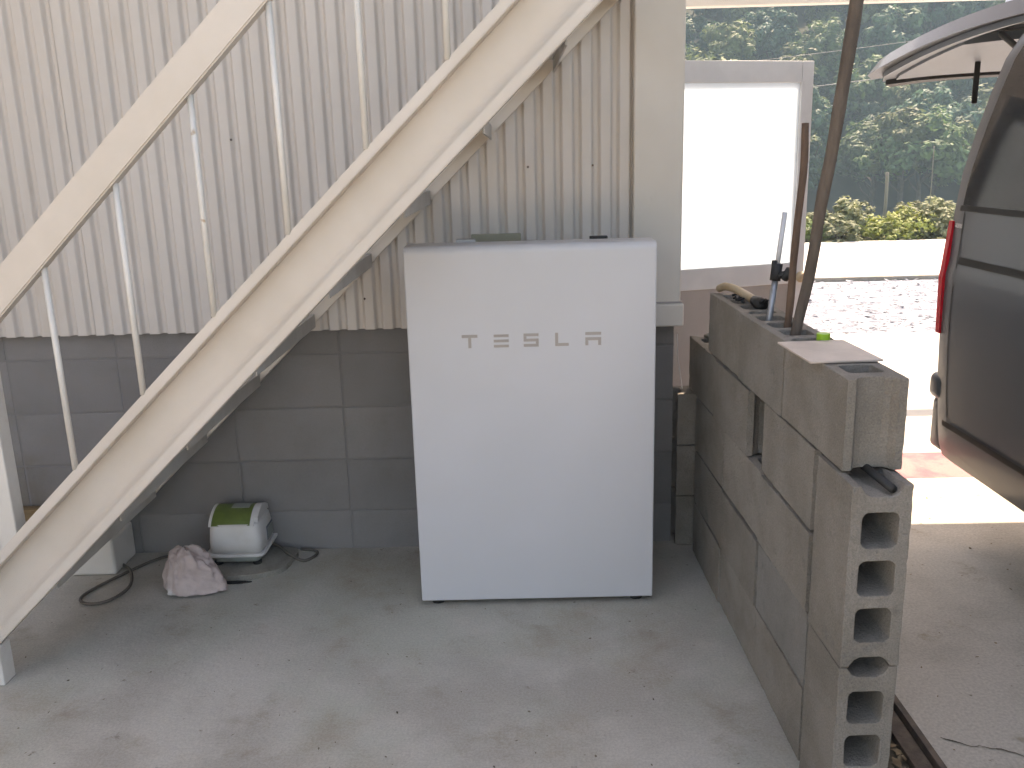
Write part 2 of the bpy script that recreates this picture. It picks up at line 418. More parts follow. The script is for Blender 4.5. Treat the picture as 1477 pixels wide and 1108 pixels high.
# ------------------------------------------------------------------ white battery cabinet
PX, PY, PZ, PW_, PH = .306, -.470, .018, .753, 1.15
cab = tag(empty('battery_cabinet', (PX+PW_/2, PY+.08, 0)), 'tall white wall battery cabinet with grey lettering standing on the floor', 'cabinet')
bm = B(); box(bm, PX, PX+PW_, PY, PY+.125, PZ, PZ+PH)
ed = [e for e in bm.edges]
def isfronttop(e):
    return all(v.co.z > 1.1 and v.co.y < PY+.01 for v in e.verts)
ft = [e for e in bm.edges if isfronttop(e)]
bmesh.ops.bevel(bm, geom=ft, offset=.022, segments=6, affect='EDGES', profile=.5)
oth = [e for e in bm.edges if len(e.link_faces) == 2 and e.calc_face_angle(0) > .6]
bmesh.ops.bevel(bm, geom=oth, offset=.004, segments=2, affect='EDGES', profile=.5)
cover = obj('cover', bm, 'white', cab)
for p in cover.data.polygons: p.use_smooth = False
bm = B(); box(bm, PX+.014, PX+PW_-.014, PY+.126, PY+.152, PZ+.012, PZ+PH-.012, .004); obj('back_housing', bm, 'cabback', cab)
for fx in (PX+.05, PX+PW_-.05):
    for fy in (PY+.035, PY+.12):
        bm = B(); tube(bm, [(fx,fy,0),(fx,fy,.02)], .02, 14); obj('foot', bm, 'black', cab)
bm = B(); box(bm, PX+.15, PX+.21, PY+.128, PY+.155, PZ+PH-.004, PZ+PH+.008, .002); obj('clip', bm, 'cabback', cab)
bm = B(); box(bm, PX+.565, PX+.62, PY+.13, PY+.155, PZ+PH-.004, PZ+PH+.007, .002); obj('bracket', bm, 'black', cab)
# lettering: five letters made of strips
LZ0, LZ1 = .859, .900
yl0, yl1 = PY-.0012, PY+.002
def seg(bm, x0, x1, z0, z1): box(bm, x0, x1, yl0, yl1, z0, z1)
def letters():
    h = LZ1-LZ0; w_ = .048; t = .0092
    X = [.4705, .5675, .658, .7535, .845]; out = []
    def rise(x): return 0.0
    # T
    bm = B(); x = X[0]; seg(bm, x, x+w_, LZ1-t, LZ1); seg(bm, x+w_/2-t/2, x+w_/2+t/2, LZ0, LZ1-t-.0005); out.append(bm)
    # E : three bars
    bm = B(); x = X[1]
    for z in (LZ0, LZ0+h/2-t/2, LZ1-t): seg(bm, x, x+w_*.95, z, z+t*.9)
    out.append(bm)
    # S
    bm = B(); x = X[2]; t2 = t*.95
    for z in (LZ0, LZ0+h/2-t2/2, LZ1-t2): seg(bm, x, x+w_*.95, z, z+t2)
    seg(bm, x, x+t2, LZ0+h/2+t2/2+.0003, LZ1-t2-.0003); seg(bm, x+w_*.95-t2, x+w_*.95, LZ0+t2+.0003, LZ0+h/2-t2/2-.0003); out.append(bm)
    # L
    bm = B(); x = X[3]; seg(bm, x, x+t, LZ0, LZ1); seg(bm, x+t+.0003, x+w_*.86, LZ0, LZ0+t); out.append(bm)
    # A : bar above an open box
    bm = B(); x = X[4]; seg(bm, x, x+w_, LZ1-t, LZ1); zc = LZ0+h*.60
    seg(bm, x, x+w_, zc-t, zc); seg(bm, x, x+t, LZ0, zc-t-.0003); seg(bm, x+w_-t, x+w_, LZ0, zc-t-.0003); out.append(bm)
    return out
for bm in letters(): obj('letter', bm, 'letter', cover)

# junction box on the cladding
t = tag(empty('junction_box', (.545,-.05,1.14)), 'small olive grey junction box on the cladding just above the white cabinet', 'box')
bm = B(); box(bm, .497, .654, -.10, -.045, 1.10, 1.168, .004); obj('case', bm, 'olive', t)
bm = B(); box(bm, .492, .659, -.108, -.1005, 1.095, 1.172, .003); obj('lid', bm, 'olive', t)
# thin cable at the house corner
bm = B(); tube(bm, smooth_path([(1.203,-.02,.80),(1.206,-.03,.72),(1.214,-.035,.66),(1.222,-.04,.602)]), .0022, 6)
tag(obj('hanging_wire', bm, 'pumpw', smooth=True), 'thin white wire hanging from the corner trim', 'wire')

# ------------------------------------------------------------------ air pump, pad, rag, cable
bm = B()
poly = [(-.545,-.235),(-.43,-.262),(-.30,-.245),(-.225,-.20),(-.205,-.12),(-.215,-.03),(-.40,-.02),(-.53,-.03)]
pp = [(p.x, p.y) for p in smooth_path([(*q,0) for q in poly+[poly[0]]], 5)][:-1]
pp = [(a+.006*noise.noise(Vector((a*40,b*40,1))), b+.006*noise.noise(Vector((a*40,b*40,5)))) for a, b in pp]
extr(bm, pp, 'z', 0, .020); tag(obj('concrete_pad', bm, 'pad'), 'low worn mortar pad on the floor under the air pump', 'pad')
bm = B()
for q in ((-.37,-.272,.05,.010),(-.425,-.275,.022,.005)):
    pts = [(q[0]+q[2]*math.cos(a)*(1+.3*math.sin(3*a)), q[1]+q[3]*math.sin(a)) for a in [i*math.pi/7 for i in range(14)]]
    extr(bm, pts, 'z', -.002, .004)
tag(obj('mortar_chip', bm, 'black'), 'dark chipped patch in front of the mortar pad', 'patch')
pump = tag(empty('air_pump', (-.395,-.085,.02)), 'white air pump with olive green lid on a pad against the wall', 'pump')
def loft(bm, secs, n=32):
    rings = []
    for (cx, cy, z, hw, hd, e) in secs:
        ring = []
        for i in range(n):
            a = 2*math.pi*(i+.5)/n; c, s = math.cos(a), math.sin(a)
            ring.append(bm.verts.new((cx+hw*math.copysign(abs(c)**(2/e), c), cy+hd*math.copysign(abs(s)**(2/e), s), z)))
        rings.append(ring)
    for a, b in zip(rings, rings[1:]):
        for k in range(n): bm.faces.new((a[k], a[(k+1)%n], b[(k+1)%n], b[k]))
    bm.faces.new(rings[0]); bm.faces.new(rings[-1]); return rings
cx, cy = -.392, -.085
bm = B(); loft(bm, [(cx,cy,.032,.085,.085,7),(cx,cy,.058,.085,.085,7)]); obj('under_tray', bm, 'pgrey', pump, True)
for fx in (-.07,.07):
    for fy in (-.07,.07):
        bm = B(); tube(bm, [(cx+fx,cy+fy,.02),(cx+fx,cy+fy,.0315)], .016, 12); obj('rubber_foot', bm, 'black', pump)
bm = B(); loft(bm, [(cx,cy,.058,.106,.105,9),(cx,cy,.061,.108,.107,9),(cx,cy,.066,.108,.107,9),(cx,cy,.068,.106,.105,9)]); obj('base_flange', bm, 'pumpw', pump)
secs = [(cx,cy,.0685,.096,.096,6),(cx,cy,.11,.0965,.0965,6),(cx,cy,.15,.094,.094,5.5),(cx,cy,.168,.091,.091,5),(cx,cy,.176,.086,.087,5)]
bm = B(); loft(bm, secs, 40); body = obj('body', bm, 'pumpw', pump, True)
# side shoulders rise to the curved lid: lid is an arched surface between two white cheeks
bm = B(); n = 16
arc = [(cy-.088+.176*i/n, .172+.045*math.sin(math.pi*(i/n))**.75) for i in range(n+1)]
extr(bm, [(y, z) for y, z in arc], 'x', cx-.078, cx+.060); lid = obj('lid', bm, 'green', pump)
bm = B(); arc2 = [(cy-.089+.178*i/n, .170+.048*math.sin(math.pi*(i/n))**.75) for i in range(n+1)]
extr(bm, arc2, 'x', cx+.0605, cx+.086); bmesh.ops.bevel(bm, geom=[e for e in bm.edges if all(v.co.x > cx+.085 for v in e.verts)], offset=.012, segments=3, affect='EDGES'); obj('cheek', bm, 'pumpw', pump)
bm = B(); extr(bm, arc2, 'x', cx-.088, cx-.0785); obj('cheek', bm, 'pumpw', pump)
bm = B(); a3 = [(y, z+.0012) for y, z in arc[6:13]]; a3 += [(y, z-.004) for y, z in arc[6:13]][::-1]
extr(bm, a3, 'x', cx-.02, cx+.045); obj('lid_label', bm, 'pgrey', lid)
bm = B(); box(bm, cx+.0945, cx+.0985, cy-.012, cy+.062, .082, .135, .002); obj('vent', bm, 'vent', pump)
for i in range(5):
    bm = B(); box(bm, cx+.0986, cx+.100, cy-.008, cy+.058, .086+.0095*i, .091+.0095*i); obj('vent_slat', bm, 'pgrey', pump)
# cables
bm = B(); path = smooth_path([(-.34,-.02,.05),(-.28,-.03,.03),(-.22,-.10,.025),(-.165,-.115,.006),(-.13,-.07,.006),(-.14,-.03,.006),(-.20,-.012,.006)], 8)
tube(bm, path, .0055, 8); tag(obj('pump_cable', bm, 'cable', smooth=True), 'dark cable looping out to the right of the air pump', 'cable')
bm = B(); path = smooth_path([(-.56,-.05,.008),(-.695,-.06,.008),(-.79,-.19,.008),(-.862,-.35,.008),(-.83,-.415,.008),(-.76,-.40,.008),(-.73,-.30,.008),(-.765,-.20,.020),(-.84,-.12,.020),(-.98,-.10,.15),(-1.05,-.10,.15)], 8)
path = path[:65]
tube(bm, path, .0055, 8); tag(obj('floor_hose', bm, 'cable', smooth=True), 'brown hose lying in a loop on the floor beside the white footing', 'hose')

# rag: crumpled cloth draped over a lump
bm = B(); nu, nv = 72, 40; V = []
cxr, cyr = -.505, -.305
for j in range(nv+1):
    v = j/nv; row = []
    for i in range(nu):
        a = 2*math.pi*i/nu
        rad = math.sin(v*math.pi/2)**.8
        fold = .22*noise.noise(Vector((math.cos(a)*1.8+3, math.sin(a)*1.8, v*1.1)))+.13*noise.noise(Vector((math.cos(a)*4.5, math.sin(a)*4.5+7, v*1.6)))+.06*noise.noise(Vector((math.cos(a)*11, math.sin(a)*11, v*4)))+.16*(.5-abs(noise.noise(Vector((math.cos(a)*3.2+11, math.sin(a)*3.2, v*2.2)))))-.05
        lobe = 1+.25*max(0, math.cos(a+.3))**3*v
        rx = .098*rad*(1+1.0*fold)*lobe; ry = .072*rad*(1+1.1*fold)
        h = .145*(1-v**2.4)*(1-.38*max(0, math.cos(a))*v)*(1+.55*fold)
        px = cxr+rx*math.cos(a)-.022*(1-v); py = cyr+ry*math.sin(a)+.02*(1-v)
        cr = .016*(.35-abs(noise.noise(Vector((px*26+3, py*26, h*26)))))+.008*(.3-abs(noise.noise(Vector((px*60, py*60, h*60)))))
        hem = (.5+.5*noise.noise(Vector((a*5, 2, 9))))*.012 if j == nv else 0
        row.append(bm.verts.new((px+cr, py-cr, max(.002, h+cr*.8)+hem*(j == nv))))
    V.append(row)
for j in range(nv):
    for i in range(nu):
        q = (V[j][i], V[j][(i+1)%nu], V[j+1][(i+1)%nu], V[j+1][i])
        bm.faces.new(q)
bmesh.ops.remove_doubles(bm, verts=bm.verts[:], dist=.0004)
tag(obj('rag', bm, 'rag', smooth=True), 'crumpled pale pinkish rag lying on the floor beside the air pump', 'rag')

# ------------------------------------------------------------------ concrete block stack (dry laid: every block is a thing)
def rrect(cx, cy, hx, hy, r, n=4):
    out = []
    for qx, qy, a0 in ((1,1,0),(-1,1,90),(-1,-1,180),(1,-1,270)):
        for i in range(n+1):
            a = R(a0+90*i/n); out.append((cx+qx*(hx-r)+r*math.cos(a), cy+qy*(hy-r)+r*math.sin(a)))
    return out
def cmu_mesh(seed, L=.39, T=.12, H=.19):
    rnd = random.Random(seed)
    cu = bpy.data.curves.new('cmu', 'CURVE'); cu.dimensions = '2D'; cu.fill_mode = 'BOTH'; cu.extrude = H/2-.002
    cu.bevel_depth = .002; cu.bevel_resolution = 1; cu.offset = -.002
    def spl(pts):
        s = cu.splines.new('POLY'); s.points.add(len(pts)-1)
        for p, q in zip(s.points, pts): p.co = (q[0], q[1], 0, 1)
        s.use_cyclic_u = True
    hL, hT = L/2, T/2; g, gd = .037, .022
    key = [(-hL,-hT),(hL,-hT),(hL,-g-.006),(hL-gd*.7,-g+.004),(hL-gd,-g+.016),(hL-gd,g-.016),(hL-gd*.7,g-.004),(hL,g+.006),(hL,hT),(-hL,hT),(-hL,g+.006),(-hL+gd*.7,g-.004),(-hL+gd,g-.016),(-hL+gd,-g+.016),(-hL+gd*.7,-g+.004),(-hL,-g-.006)]
    pts = []
    for a, b in zip(key, key[1:]+key[:1]):
        d = math.dist(a, b); n = max(1, int(d/.015))
        for i in range(n):
            t = i/n; j = .0006
            pts.append((a[0]+(b[0]-a[0])*t+rnd.uniform(-j, j), a[1]+(b[1]-a[1])*t+rnd.uniform(-j, j)))
    spl(pts)
    for hx in (-.1025, 0, .1025):
        h = rrect(hx, 0, .0375, .0365, .014)
        spl([(x+rnd.uniform(-.0005,.0005), y+rnd.uniform(-.0005,.0005)) for x, y in h][::-1])
    o = bpy.data.objects.new('tmp', cu); C.objects.link(o)
    bpy.context.view_layer.update()
    me = bpy.data.meshes.new_from_object(o.evaluated_get(bpy.context.evaluated_depsgraph_get()))
    bpy.data.objects.remove(o)
    bm = B(); bm.from_mesh(me); bpy.data.meshes.remove(me)
    bmesh.ops.remove_doubles(bm, verts=bm.verts[:], dist=.00005)
    nl = 14
    for i in range(1, nl):
        z = -H/2+H*i/nl
        bmesh.ops.bisect_plane(bm, geom=bm.verts[:]+bm.edges[:]+bm.faces[:], plane_co=(0,0,z), plane_no=(0,0,1))
    off = Vector((seed*3.1, seed*7.7, 0))
    bmesh.ops.recalc_face_normals(bm, faces=bm.faces[:]); bm.normal_update()
    for v in bm.verts:
        q = v.co*55+off
        corner = (abs(abs(v.co.x)-hL) < .006) + (abs(abs(v.co.y)-hT) < .006) + (abs(abs(v.co.z)-H/2) < .006)
        d = .0007*noise.noise(q)
        if corner >= 2: d -= .0038*max(0, noise.noise(v.co*28+off)-.12)
        v.co += v.normal*d
    for f in bm.faces: f.smooth = False
    m = bpy.data.meshes.new('concrete_block'); bm.to_mesh(m); bm.free()
    return m
CM = [cmu_mesh(s) for s in (1, 2, 3, 4)]
for m in CM: m.materials.append(MT['cmu'])
CMB = CM[1].copy(); CMB.materials.clear(); CMB.materials.append(MT['cmu_b'])
SO, SA = Vector((1.2861, -1.4307, 0)), .0195
sey = Vector((-math.sin(SA), math.cos(SA), 0)); sex = Vector((math.cos(SA), math.sin(SA), 0))
def SW(x, y, z): return SO+sex*x+sey*y+Vector((0,0,z))
cnt = [0]
def put_block(yc, zc, label, upright=False, cross=None, me=None, dx=0, rz=0, xc=.06):
    m = me or CM[cnt[0] % 4]; cnt[0] += 1
    o = bpy.data.objects.new('concrete_block', m); C.objects.link(o)
    o.location = SW(xc+dx, yc, zc)
    if upright:   # cells face the viewer: block length vertical, block height along the stack
        R0 = Matrix.Rotation(R(90), 4, 'Y')       # length x -> vertical
        # local z (cells) must point along stack y, local y (thickness) along stack x
        Mx = Matrix(((0,1,0),(0,0,1),(1,0,0))).to_4x4()
        o.rotation_euler = (Matrix.Rotation(SA+rz, 4, 'Z') @ Mx).to_euler()
    elif cross: o.rotation_euler = (0, 0, SA+rz)
    else: o.rotation_euler = (0, 0, SA+R(90)+rz)
    tag(o, label, 'concrete block', 'concrete blocks of the dry stacked wall')
    return o
Z = [.0975, .2925, .4885, .6855, .882]      # course centres
# uprights at the near end
put_block(.0195, .588, 'upright concrete block at the near end, upper one with cells facing forward', True, dx=-.008, rz=.006)
put_block(.0195, .196, 'upright concrete block at the near end, lower one standing on the floor', True, dx=-.009, rz=-.004)
# bottom three courses
names = ['bottom course', 'second course up', 'third course up']
pos = ['next to the upright blocks', 'middle of the row', 'far end near house']
for c in range(3):
    for k_ in range(3):
        me = CMB if (c == 1 and k_ == 0) else None
        pre = 'bluish grey concrete block' if me else 'concrete block'
        put_block(.348+.395*k_+random.uniform(-.003,.003), Z[c], f'{pre} in the stack, {names[c]}, {pos[k_]}', me=me, dx=random.uniform(-.004,.004), rz=random.uniform(-.006,.006))
# fourth course with a gap
put_block(.358, Z[3]-.001, 'concrete block right of the narrow gap, second course from the top', dx=.004, rz=-.012)
put_block(.872, Z[3]-.001, 'concrete block left of the narrow gap, second course from the top', dx=-.003, rz=.004)
put_block(1.268, Z[3]-.001, 'farthest concrete block of the second course from the top, catching light', dx=.002, rz=.003)
# top course
put_block(.195, Z[4], 'nearest concrete block of the top course, partly under the tile sheet', dx=0)
put_block(.590, Z[4], 'middle concrete block of the top course with poles standing in its cells', dx=-.003, rz=.003)
put_block(.983, Z[4], 'far concrete block of the top course under the wooden handle', dx=.002, rz=-.002)
# cross blocks at the far end, beside the house corner
for c in range(3):
    put_block(1.45, Z[c], f'concrete block turned crosswise beside the house corner, {names[c]}', cross=True, xc=.1435)

# things on and in the stack
o = empty('tile_sheet', SW(.045,.24,.978), SA)
bm = B(); box(bm, -.078, .078, -.106, .106, .001, .006, .0015)
o_ = obj('sheet', bm, 'sheet', o, loc=(0,0,0)); bpy.data.objects.remove(o)
o_.name = 'tile_sheet'; o_.location = SW(.046,.240,.9785); o_.rotation_euler = (0,0,SA+.02)
tag(o_, 'thin pinkish beige tile sheet lying on the nearest top block', 'tile')
bm = B(); tube(bm, [(0,0,0),(0,0,.004),(0,0,.019),(0,0,.0205)], [.0150,.0155,.0155,.0145], 24)
o = obj('bottle_cap', bm, 'cap', loc=SW(.079,.362,.9775)); tag(o, 'bright green plastic cap next to the tile sheet', 'cap')
def stick(name, pts, rs, m, label, cat, n=12, wob=.0):
    P = smooth_path(pts, 10); N_ = len(P)
    P = [p+Vector((wob*noise.noise(p*6), wob*noise.noise(p*6+Vector((9,1,3))), 0)) for p in P]
    rr = []
    for i in range(N_):
        t = i/(N_-1)*(len(rs)-1); k_ = min(int(t), len(rs)-2); rr.append((rs[k_]*(1-(t-k_))+rs[k_+1]*(t-k_))*(1+(.10*noise.noise(P[i]*14) if wob else 0)))
    bm = B(); tube(bm, P, rr, n); return tag(obj(name, bm, m, smooth=True), label, cat)
stick('wooden_pole', [(1.330,-.905,.80),(1.345,-.912,.979),(1.362,-.92,1.11),(1.385,-.94,1.328),(1.402,-.96,1.517),(1.416,-.985,1.737),(1.43,-1.01,2.0)], [.0125,.0135,.0148,.0155,.016], 'bark', 'long dark wooden pole leaning up from a cell of the top course', 'pole', wob=.006)
stick('wooden_stick', [(1.345,-.808,.80),(1.354,-.806,.977),(1.364,-.805,1.185),(1.374,-.80,1.359),(1.377,-.79,1.481)], [.0085,.0095,.0095,.009], 'bark2', 'shorter brown stick standing between the pole and the grey pipe', 'stick', wob=.005)
pip = tag(empty('grey_pipe', SW(.055,.725,.80)), 'short galvanised pipe with black clamp standing in a block cell', 'pipe')
bm = B(); tube(bm, [(1.326,-.706,.80),(1.331,-.706,.96),(1.351,-.69,1.10)], .0085, 14); obj('pipe', bm, 'pipe', pip, True)
bm = B(); tube(bm, [(1.350,-.69,1.095),(1.369,-.68,1.255)], .0068, 14); obj('upper_pipe', bm, 'alu', pip, True)
bm = B(); tube(bm, [(1.347,-.692,1.072),(1.3525,-.689,1.118)], .0145, 14)
tube(bm, [(1.350,-.692,1.088),(1.372,-.715,1.092)], .009, 10); tube(bm, [(1.366,-.71,1.078),(1.378,-.722,1.106)], .011, 10)
box(bm, 1.337,1.349,-.700,-.684,1.105,1.128,.003); obj('clamp', bm, 'black', pip, True)
tool = tag(empty('hand_tool', SW(.05,.95,.978)), 'curved pale wooden tool handle with dark end on the far top block', 'tool')
bm = B(); tube(bm, smooth_path([SW(.030,1.165,.992),SW(.034,1.11,1.006),SW(.046,1.04,1.008),SW(.060,.96,1.000),SW(.070,.885,.991)]), [.0125]*33, 12); obj('handle', bm, 'palewood', tool, True)
bm = B(); tube(bm, [SW(.068,.900,.993),SW(.072,.865,.990),SW(.076,.835,.990)], [.015,.020,.016], 10)
for i in range(14):
    a = random.uniform(0, 6.28); tube(bm, [SW(.074,.85,.988), SW(.074+.022*math.cos(a),.83-.02*random.random(),.988+.02*abs(math.sin(a)))], .003, 5)
obj('dark_end', bm, 'black', tool, True)
bm = B()
for i in range(10):
    a = SW(.03+.03*random.random(), .93+.16*random.random(), .980+.006*random.random())
    tube(bm, [a, a+Vector((random.uniform(-.02,.02), random.uniform(-.03,.03), random.uniform(0,.01)))], .004, 5)
tag(obj('dark_scrap', bm, 'black'), 'dark shredded scrap lying under the wooden handle', 'scrap')
bm = B(); tube(bm, [SW(.052,.06,.7865+.004), SW(.074,-.07,.7735)], .0085, 12)
tag(obj('steel_rod', bm, 'black', smooth=True), 'dark rod lying in the groove on top of the upright block', 'rod')
bm = B(); bmesh.ops.create_icosphere(bm, subdivisions=3, radius=.018)
for v in bm.verts: v.co *= 1+.35*noise.noise(v.co*70); v.co.z *= .6
o = obj('stone', bm, 'pad', smooth=True, loc=SW(.06,1.41,.7885)); tag(o, 'small pale stone on the farthest block of the second course', 'stone')

# ------------------------------------------------------------------ van
van = tag(empty('van', (3.05,-2,0)), 'dark grey van parked at the right with its tailgate raised', 'van')
VX0 = 2.195; VXC = 3.05
prof = [(.30,.016),(.34,.004),(.42,0),(.60,-.002),(.80,0),(.97,.004),(1.005,.012),(1.03,.016),(1.15,.025),(1.20,.030),(1.32,.049),(1.45,.070),(1.58,.094),(1.70,.118),(1.80,.150),(1.835,.195),(1.865,.27),(1.885,.40),(1.90,.60),(1.905,.855)]
def yr(z):
    pts = [(.30,.055),(.556,.105),(.75,.13),(1.15,.155),(1.32,.168),(1.49,.14),(1.67,.10),(1.75,.06),(1.85,-.02),(1.98,-.05)]
    for (a, b), (c, d) in zip(pts, pts[1:]):
        if z <= c: return b+(d-b)*(z-a)/(c-a)
    return pts[-1][1]
def yf(z):
    pts = [(.30,-4.35),(.6,-4.42),(1.0,-4.30),(1.15,-4.15),(1.8,-3.45),(1.98,-3.0)]
    for (a, b), (c, d) in zip(pts, pts[1:]):
        if z <= c: return b+(d-b)*(z-a)/(c-a)
    return pts[-1][1]
NT = 30
def vpt(z, off, t):
    a, b = yr(z), yf(z); y = a+(b-a)*t
    round_r = .006*max(0, 1-t/.02)**2                 # soften the rear corner
    nose = .25*max(0, (t-.82)/.18)**2
    return Vector((VX0+min(off+round_r+nose*(1-off/.855), .855), y, z))
bm = B(); T_ = [0,.006,.013,.02]+[.02+.98*i/NT for i in range(1, NT+1)]
grid = [[bm.verts.new(vpt(z, off, t)) for (z, off) in prof] for t in T_]
gridm = [[bm.verts.new(Vector((2*VXC-v.co.x, v.co.y, v.co.z))) for v in row] for row in grid]
for g, fl in ((grid, 0), (gridm, 1)):
    for a, b in zip(g, g[1:]):
        for i in range(len(prof)-1):
            f = (a[i], a[i+1], b[i+1], b[i]); bm.faces.new(f[::-1] if fl else f)
for i in range(len(prof)-1): bm.faces.new((grid[-1][i], grid[-1][i+1], gridm[-1][i+1], gridm[-1][i]))
bmesh.ops.remove_doubles(bm, verts=bm.verts[:], dist=.001)
bodyv = obj('body', bm, 'paint', van, True)
md = bodyv.modifiers.new('thickness', 'SOLIDIFY'); md.thickness = .03; md.offset = -1
me_ = bodyv.modifiers.new('split', 'EDGE_SPLIT'); me_.split_angle = R(38)
# interior floor and rear bumper
bm = B(); box(bm, VX0+.06, 2*VXC-VX0-.06, -4.2, .06, .42, .50); obj('load_floor', bm, 'vtrim', van)
bm = B(); box(bm, VX0+.06, 2*VXC-VX0-.06, -1.75, -1.70, .50, 1.9); obj('bulkhead', bm, 'vinner', van)
bm = B()
box(bm, VX0-.006, 2*VXC-VX0+.006, .06, .165, .50, .60, .03, 4)
bmp = obj('rear_bumper', bm, 'paint', van, True)
bm = B(); box(bm, VX0+.01, 2*VXC-VX0-.01, .05, .15, .31, .505, .02, 3); obj('bumper_apron', bm, 'paint', van, True)
# surface patch that follows the body side, pushed out a little
def patch(name, z0, z1, y0f, y1f, m, push=.004, nz=8, ny=6, side=1):
    bm = B(); rows = []
    for j in range(nz+1):
        z = z0+(z1-z0)*j/nz
        for (a, b), (c, d) in zip(prof, prof[1:]):
            if a <= z <= c: off = b+(d-b)*(z-a)/(c-a); break
        ya, yb = y0f(z), y1f(z)
        rows.append([bm.verts.new((VX0+off-push, ya+(yb-ya)*i/ny, z)) for i in range(ny+1)])
    for a, b in zip(rows, rows[1:]):
        for i in range(ny): bm.faces.new((a[i], a[i+1], b[i+1], b[i]))
    bmesh.ops.solidify(bm, geom=bm.faces[:], thickness=-.0035 if side > 0 else .0035)
    o = obj(name, bm, m, van, True); o.modifiers.new('split', 'EDGE_SPLIT').split_angle = R(38); return o
patch('side_window', 1.215, 1.76, lambda z: yr(z)-.075-.03*(z-1.2), lambda z: -1.28, 'vglass', .006)
patch('side_window', 1.215, 1.76, lambda z: -1.34, lambda z: -2.45, 'vglass', .006)
patch('side_window', 1.215, 1.74, lambda z: -2.6, lambda z: max(-3.75, yf(z)+.25), 'vglass', .006)
patch('window_seal', 1.195, 1.2145, lambda z: yr(z)-.065, lambda z: -1.30, 'vtrim', .008, 2)
patch('window_seal', 1.7605, 1.778, lambda z: yr(z)-.08, lambda z: -1.30, 'vtrim', .008, 2)
patch('door_rail', 1.012, 1.036, lambda z: yr(z)-.10, lambda z: -2.5, 'vtrim', .005, 2)
patch('body_moulding', .425, .445, lambda z: yr(z)-.06, lambda z: -3.4, 'vtrim', .006, 2)
patch('panel_seam', .46, 1.19, lambda z: yr(z)-.085, lambda z: yr(z)-.091, 'vtrim', .0015, 8, 1)
patch('badge', 1.135, 1.150, lambda z: yr(z)-.04, lambda z: yr(z)-.09, 'chrome', .004, 2, 2)
# tail lights wrap the rear corner
for s in (0, 1):
    bm = B(); pts = []
    n = 12
    for j in range(n+1):
        z = .75+(1.155-.75)*j/n; y = yr(z)
        of_ = .0 if z < .97 else (.004+(z-.97)*.12)
        x = VX0+of_-.008 if not s else 2*VXC-VX0-of_+.008
        sg = 1 if not s else -1
        pts.append([bm.verts.new((x+sg*.004, y-.016, z)), bm.verts.new((x+sg*.004, y+.012, z)), bm.verts.new((x+sg*.02, y+.022, z)), bm.verts.new((x+sg*.13, y+.022, z)), bm.verts.new((x+sg*.13, y-.005, z)), bm.verts.new((x+sg*.012, y-.016, z))])
    for a, b in zip(pts, pts[1:]):
        for i in range(6): bm.faces.new((a[i], a[(i+1)%6], b[(i+1)%6], b[i]))
    bm.faces.new(pts[0]); bm.faces.new(pts[-1]); obj('tail_light', bm, 'red', van)
# tailgate, raised
HG = Vector((VX0+.27, -.06, 1.865)); TP = Vector((VX0+.10, 1.10, 1.735))
def tgp(u, v, dz):   # u 0 hinge..1 tip ; v 0 left..1 right
    y = HG.y+(TP.y-HG.y)*u; z = HG.z+(TP.z-HG.z)*u+.035*max(0,math.sin(math.pi*min(1, u*1.05)))*.9
    inset = .20*max(0,1-u)**1.4 + .05
    xl = VX0+inset+(.06 if u > .9 else 0)*((u-.9)/.1)**2; xr = 2*VXC-xl
    x = xl+(xr-xl)*v
    z += .045*max(0,math.sin(math.pi*v))**.5
    return Vector((x, y, z+dz))
def tg_surf(bm, u0, u1, v0, v1, dz0, dz1, nu=14, nv=14, inx=0):
    A = [[bm.verts.new(tgp(u0+(u1-u0)*i/nu, v0+(v1-v0)*j/nv, dz1)) for j in range(nv+1)] for i in range(nu+1)]
    D = [[bm.verts.new(tgp(u0+(u1-u0)*i/nu, v0+(v1-v0)*j/nv, dz0)+Vector((-inx if j == 0 else inx if j == nv else 0, 0, 0))) for j in range(nv+1)] for i in range(nu+1)]
    for i in range(nu):
        for j in range(nv):
            bm.faces.new((A[i][j], A[i][j+1], A[i+1][j+1], A[i+1][j])); bm.faces.new((D[i][j], D[i+1][j], D[i+1][j+1], D[i][j+1]))
    for i in range(nu):
        bm.faces.new((A[i][0], A[i+1][0], D[i+1][0], D[i][0])); bm.faces.new((A[i][nv], D[i][nv], D[i+1][nv], A[i+1][nv]))
    for j in range(nv):
        bm.faces.new((A[0][j], D[0][j], D[0][j+1], A[0][j+1])); bm.faces.new((A[nu][j], A[nu][j+1], D[nu][j+1], D[nu][j]))
bm = B(); tg_surf(bm, 0, 1, 0, 1, -.018, .046, inx=.05); tg = obj('tailgate', bm, 'paint', van, True); tg.modifiers.new('split', 'EDGE_SPLIT').split_angle = R(38)
for e in tg.data.polygons: e.use_smooth = True
bm = B(); tg_surf(bm, .52, .95, .05, .95, -.05, -.0185, 8, 10); obj('inner_panel', bm, 'vinner', tg)
bm = B(); tg_surf(bm, .08, .48, .09, .91, -.024, -.0185, 8, 10); obj('rear_window', bm, 'vglass', tg)
bm = B(); tg_surf(bm, .02, .98, .008, .045, -.04, -.0185, 12, 2); obj('gate_frame', bm, 'vinner', tg)
bm = B(); tg_surf(bm, .965, 1.012, .02, .98, -.06, .034, 2, 10); obj('gate_edge', bm, 'vtrim', tg)
bm = B(); tube(bm, [(VX0+.21,-.02,1.62),(VX0+.20,.08,1.70),(VX0+.19,.26,1.80)], .011, 10); obj('gas_strut', bm, 'black', van, True)
bm = B(); p = tgp(.80, .22, -.05); box(bm, p.x-.012, p.x+.012, p.y-.004, p.y+.004, p.z-.17, p.z, .003); obj('pull_strap', bm, 'black', tg)
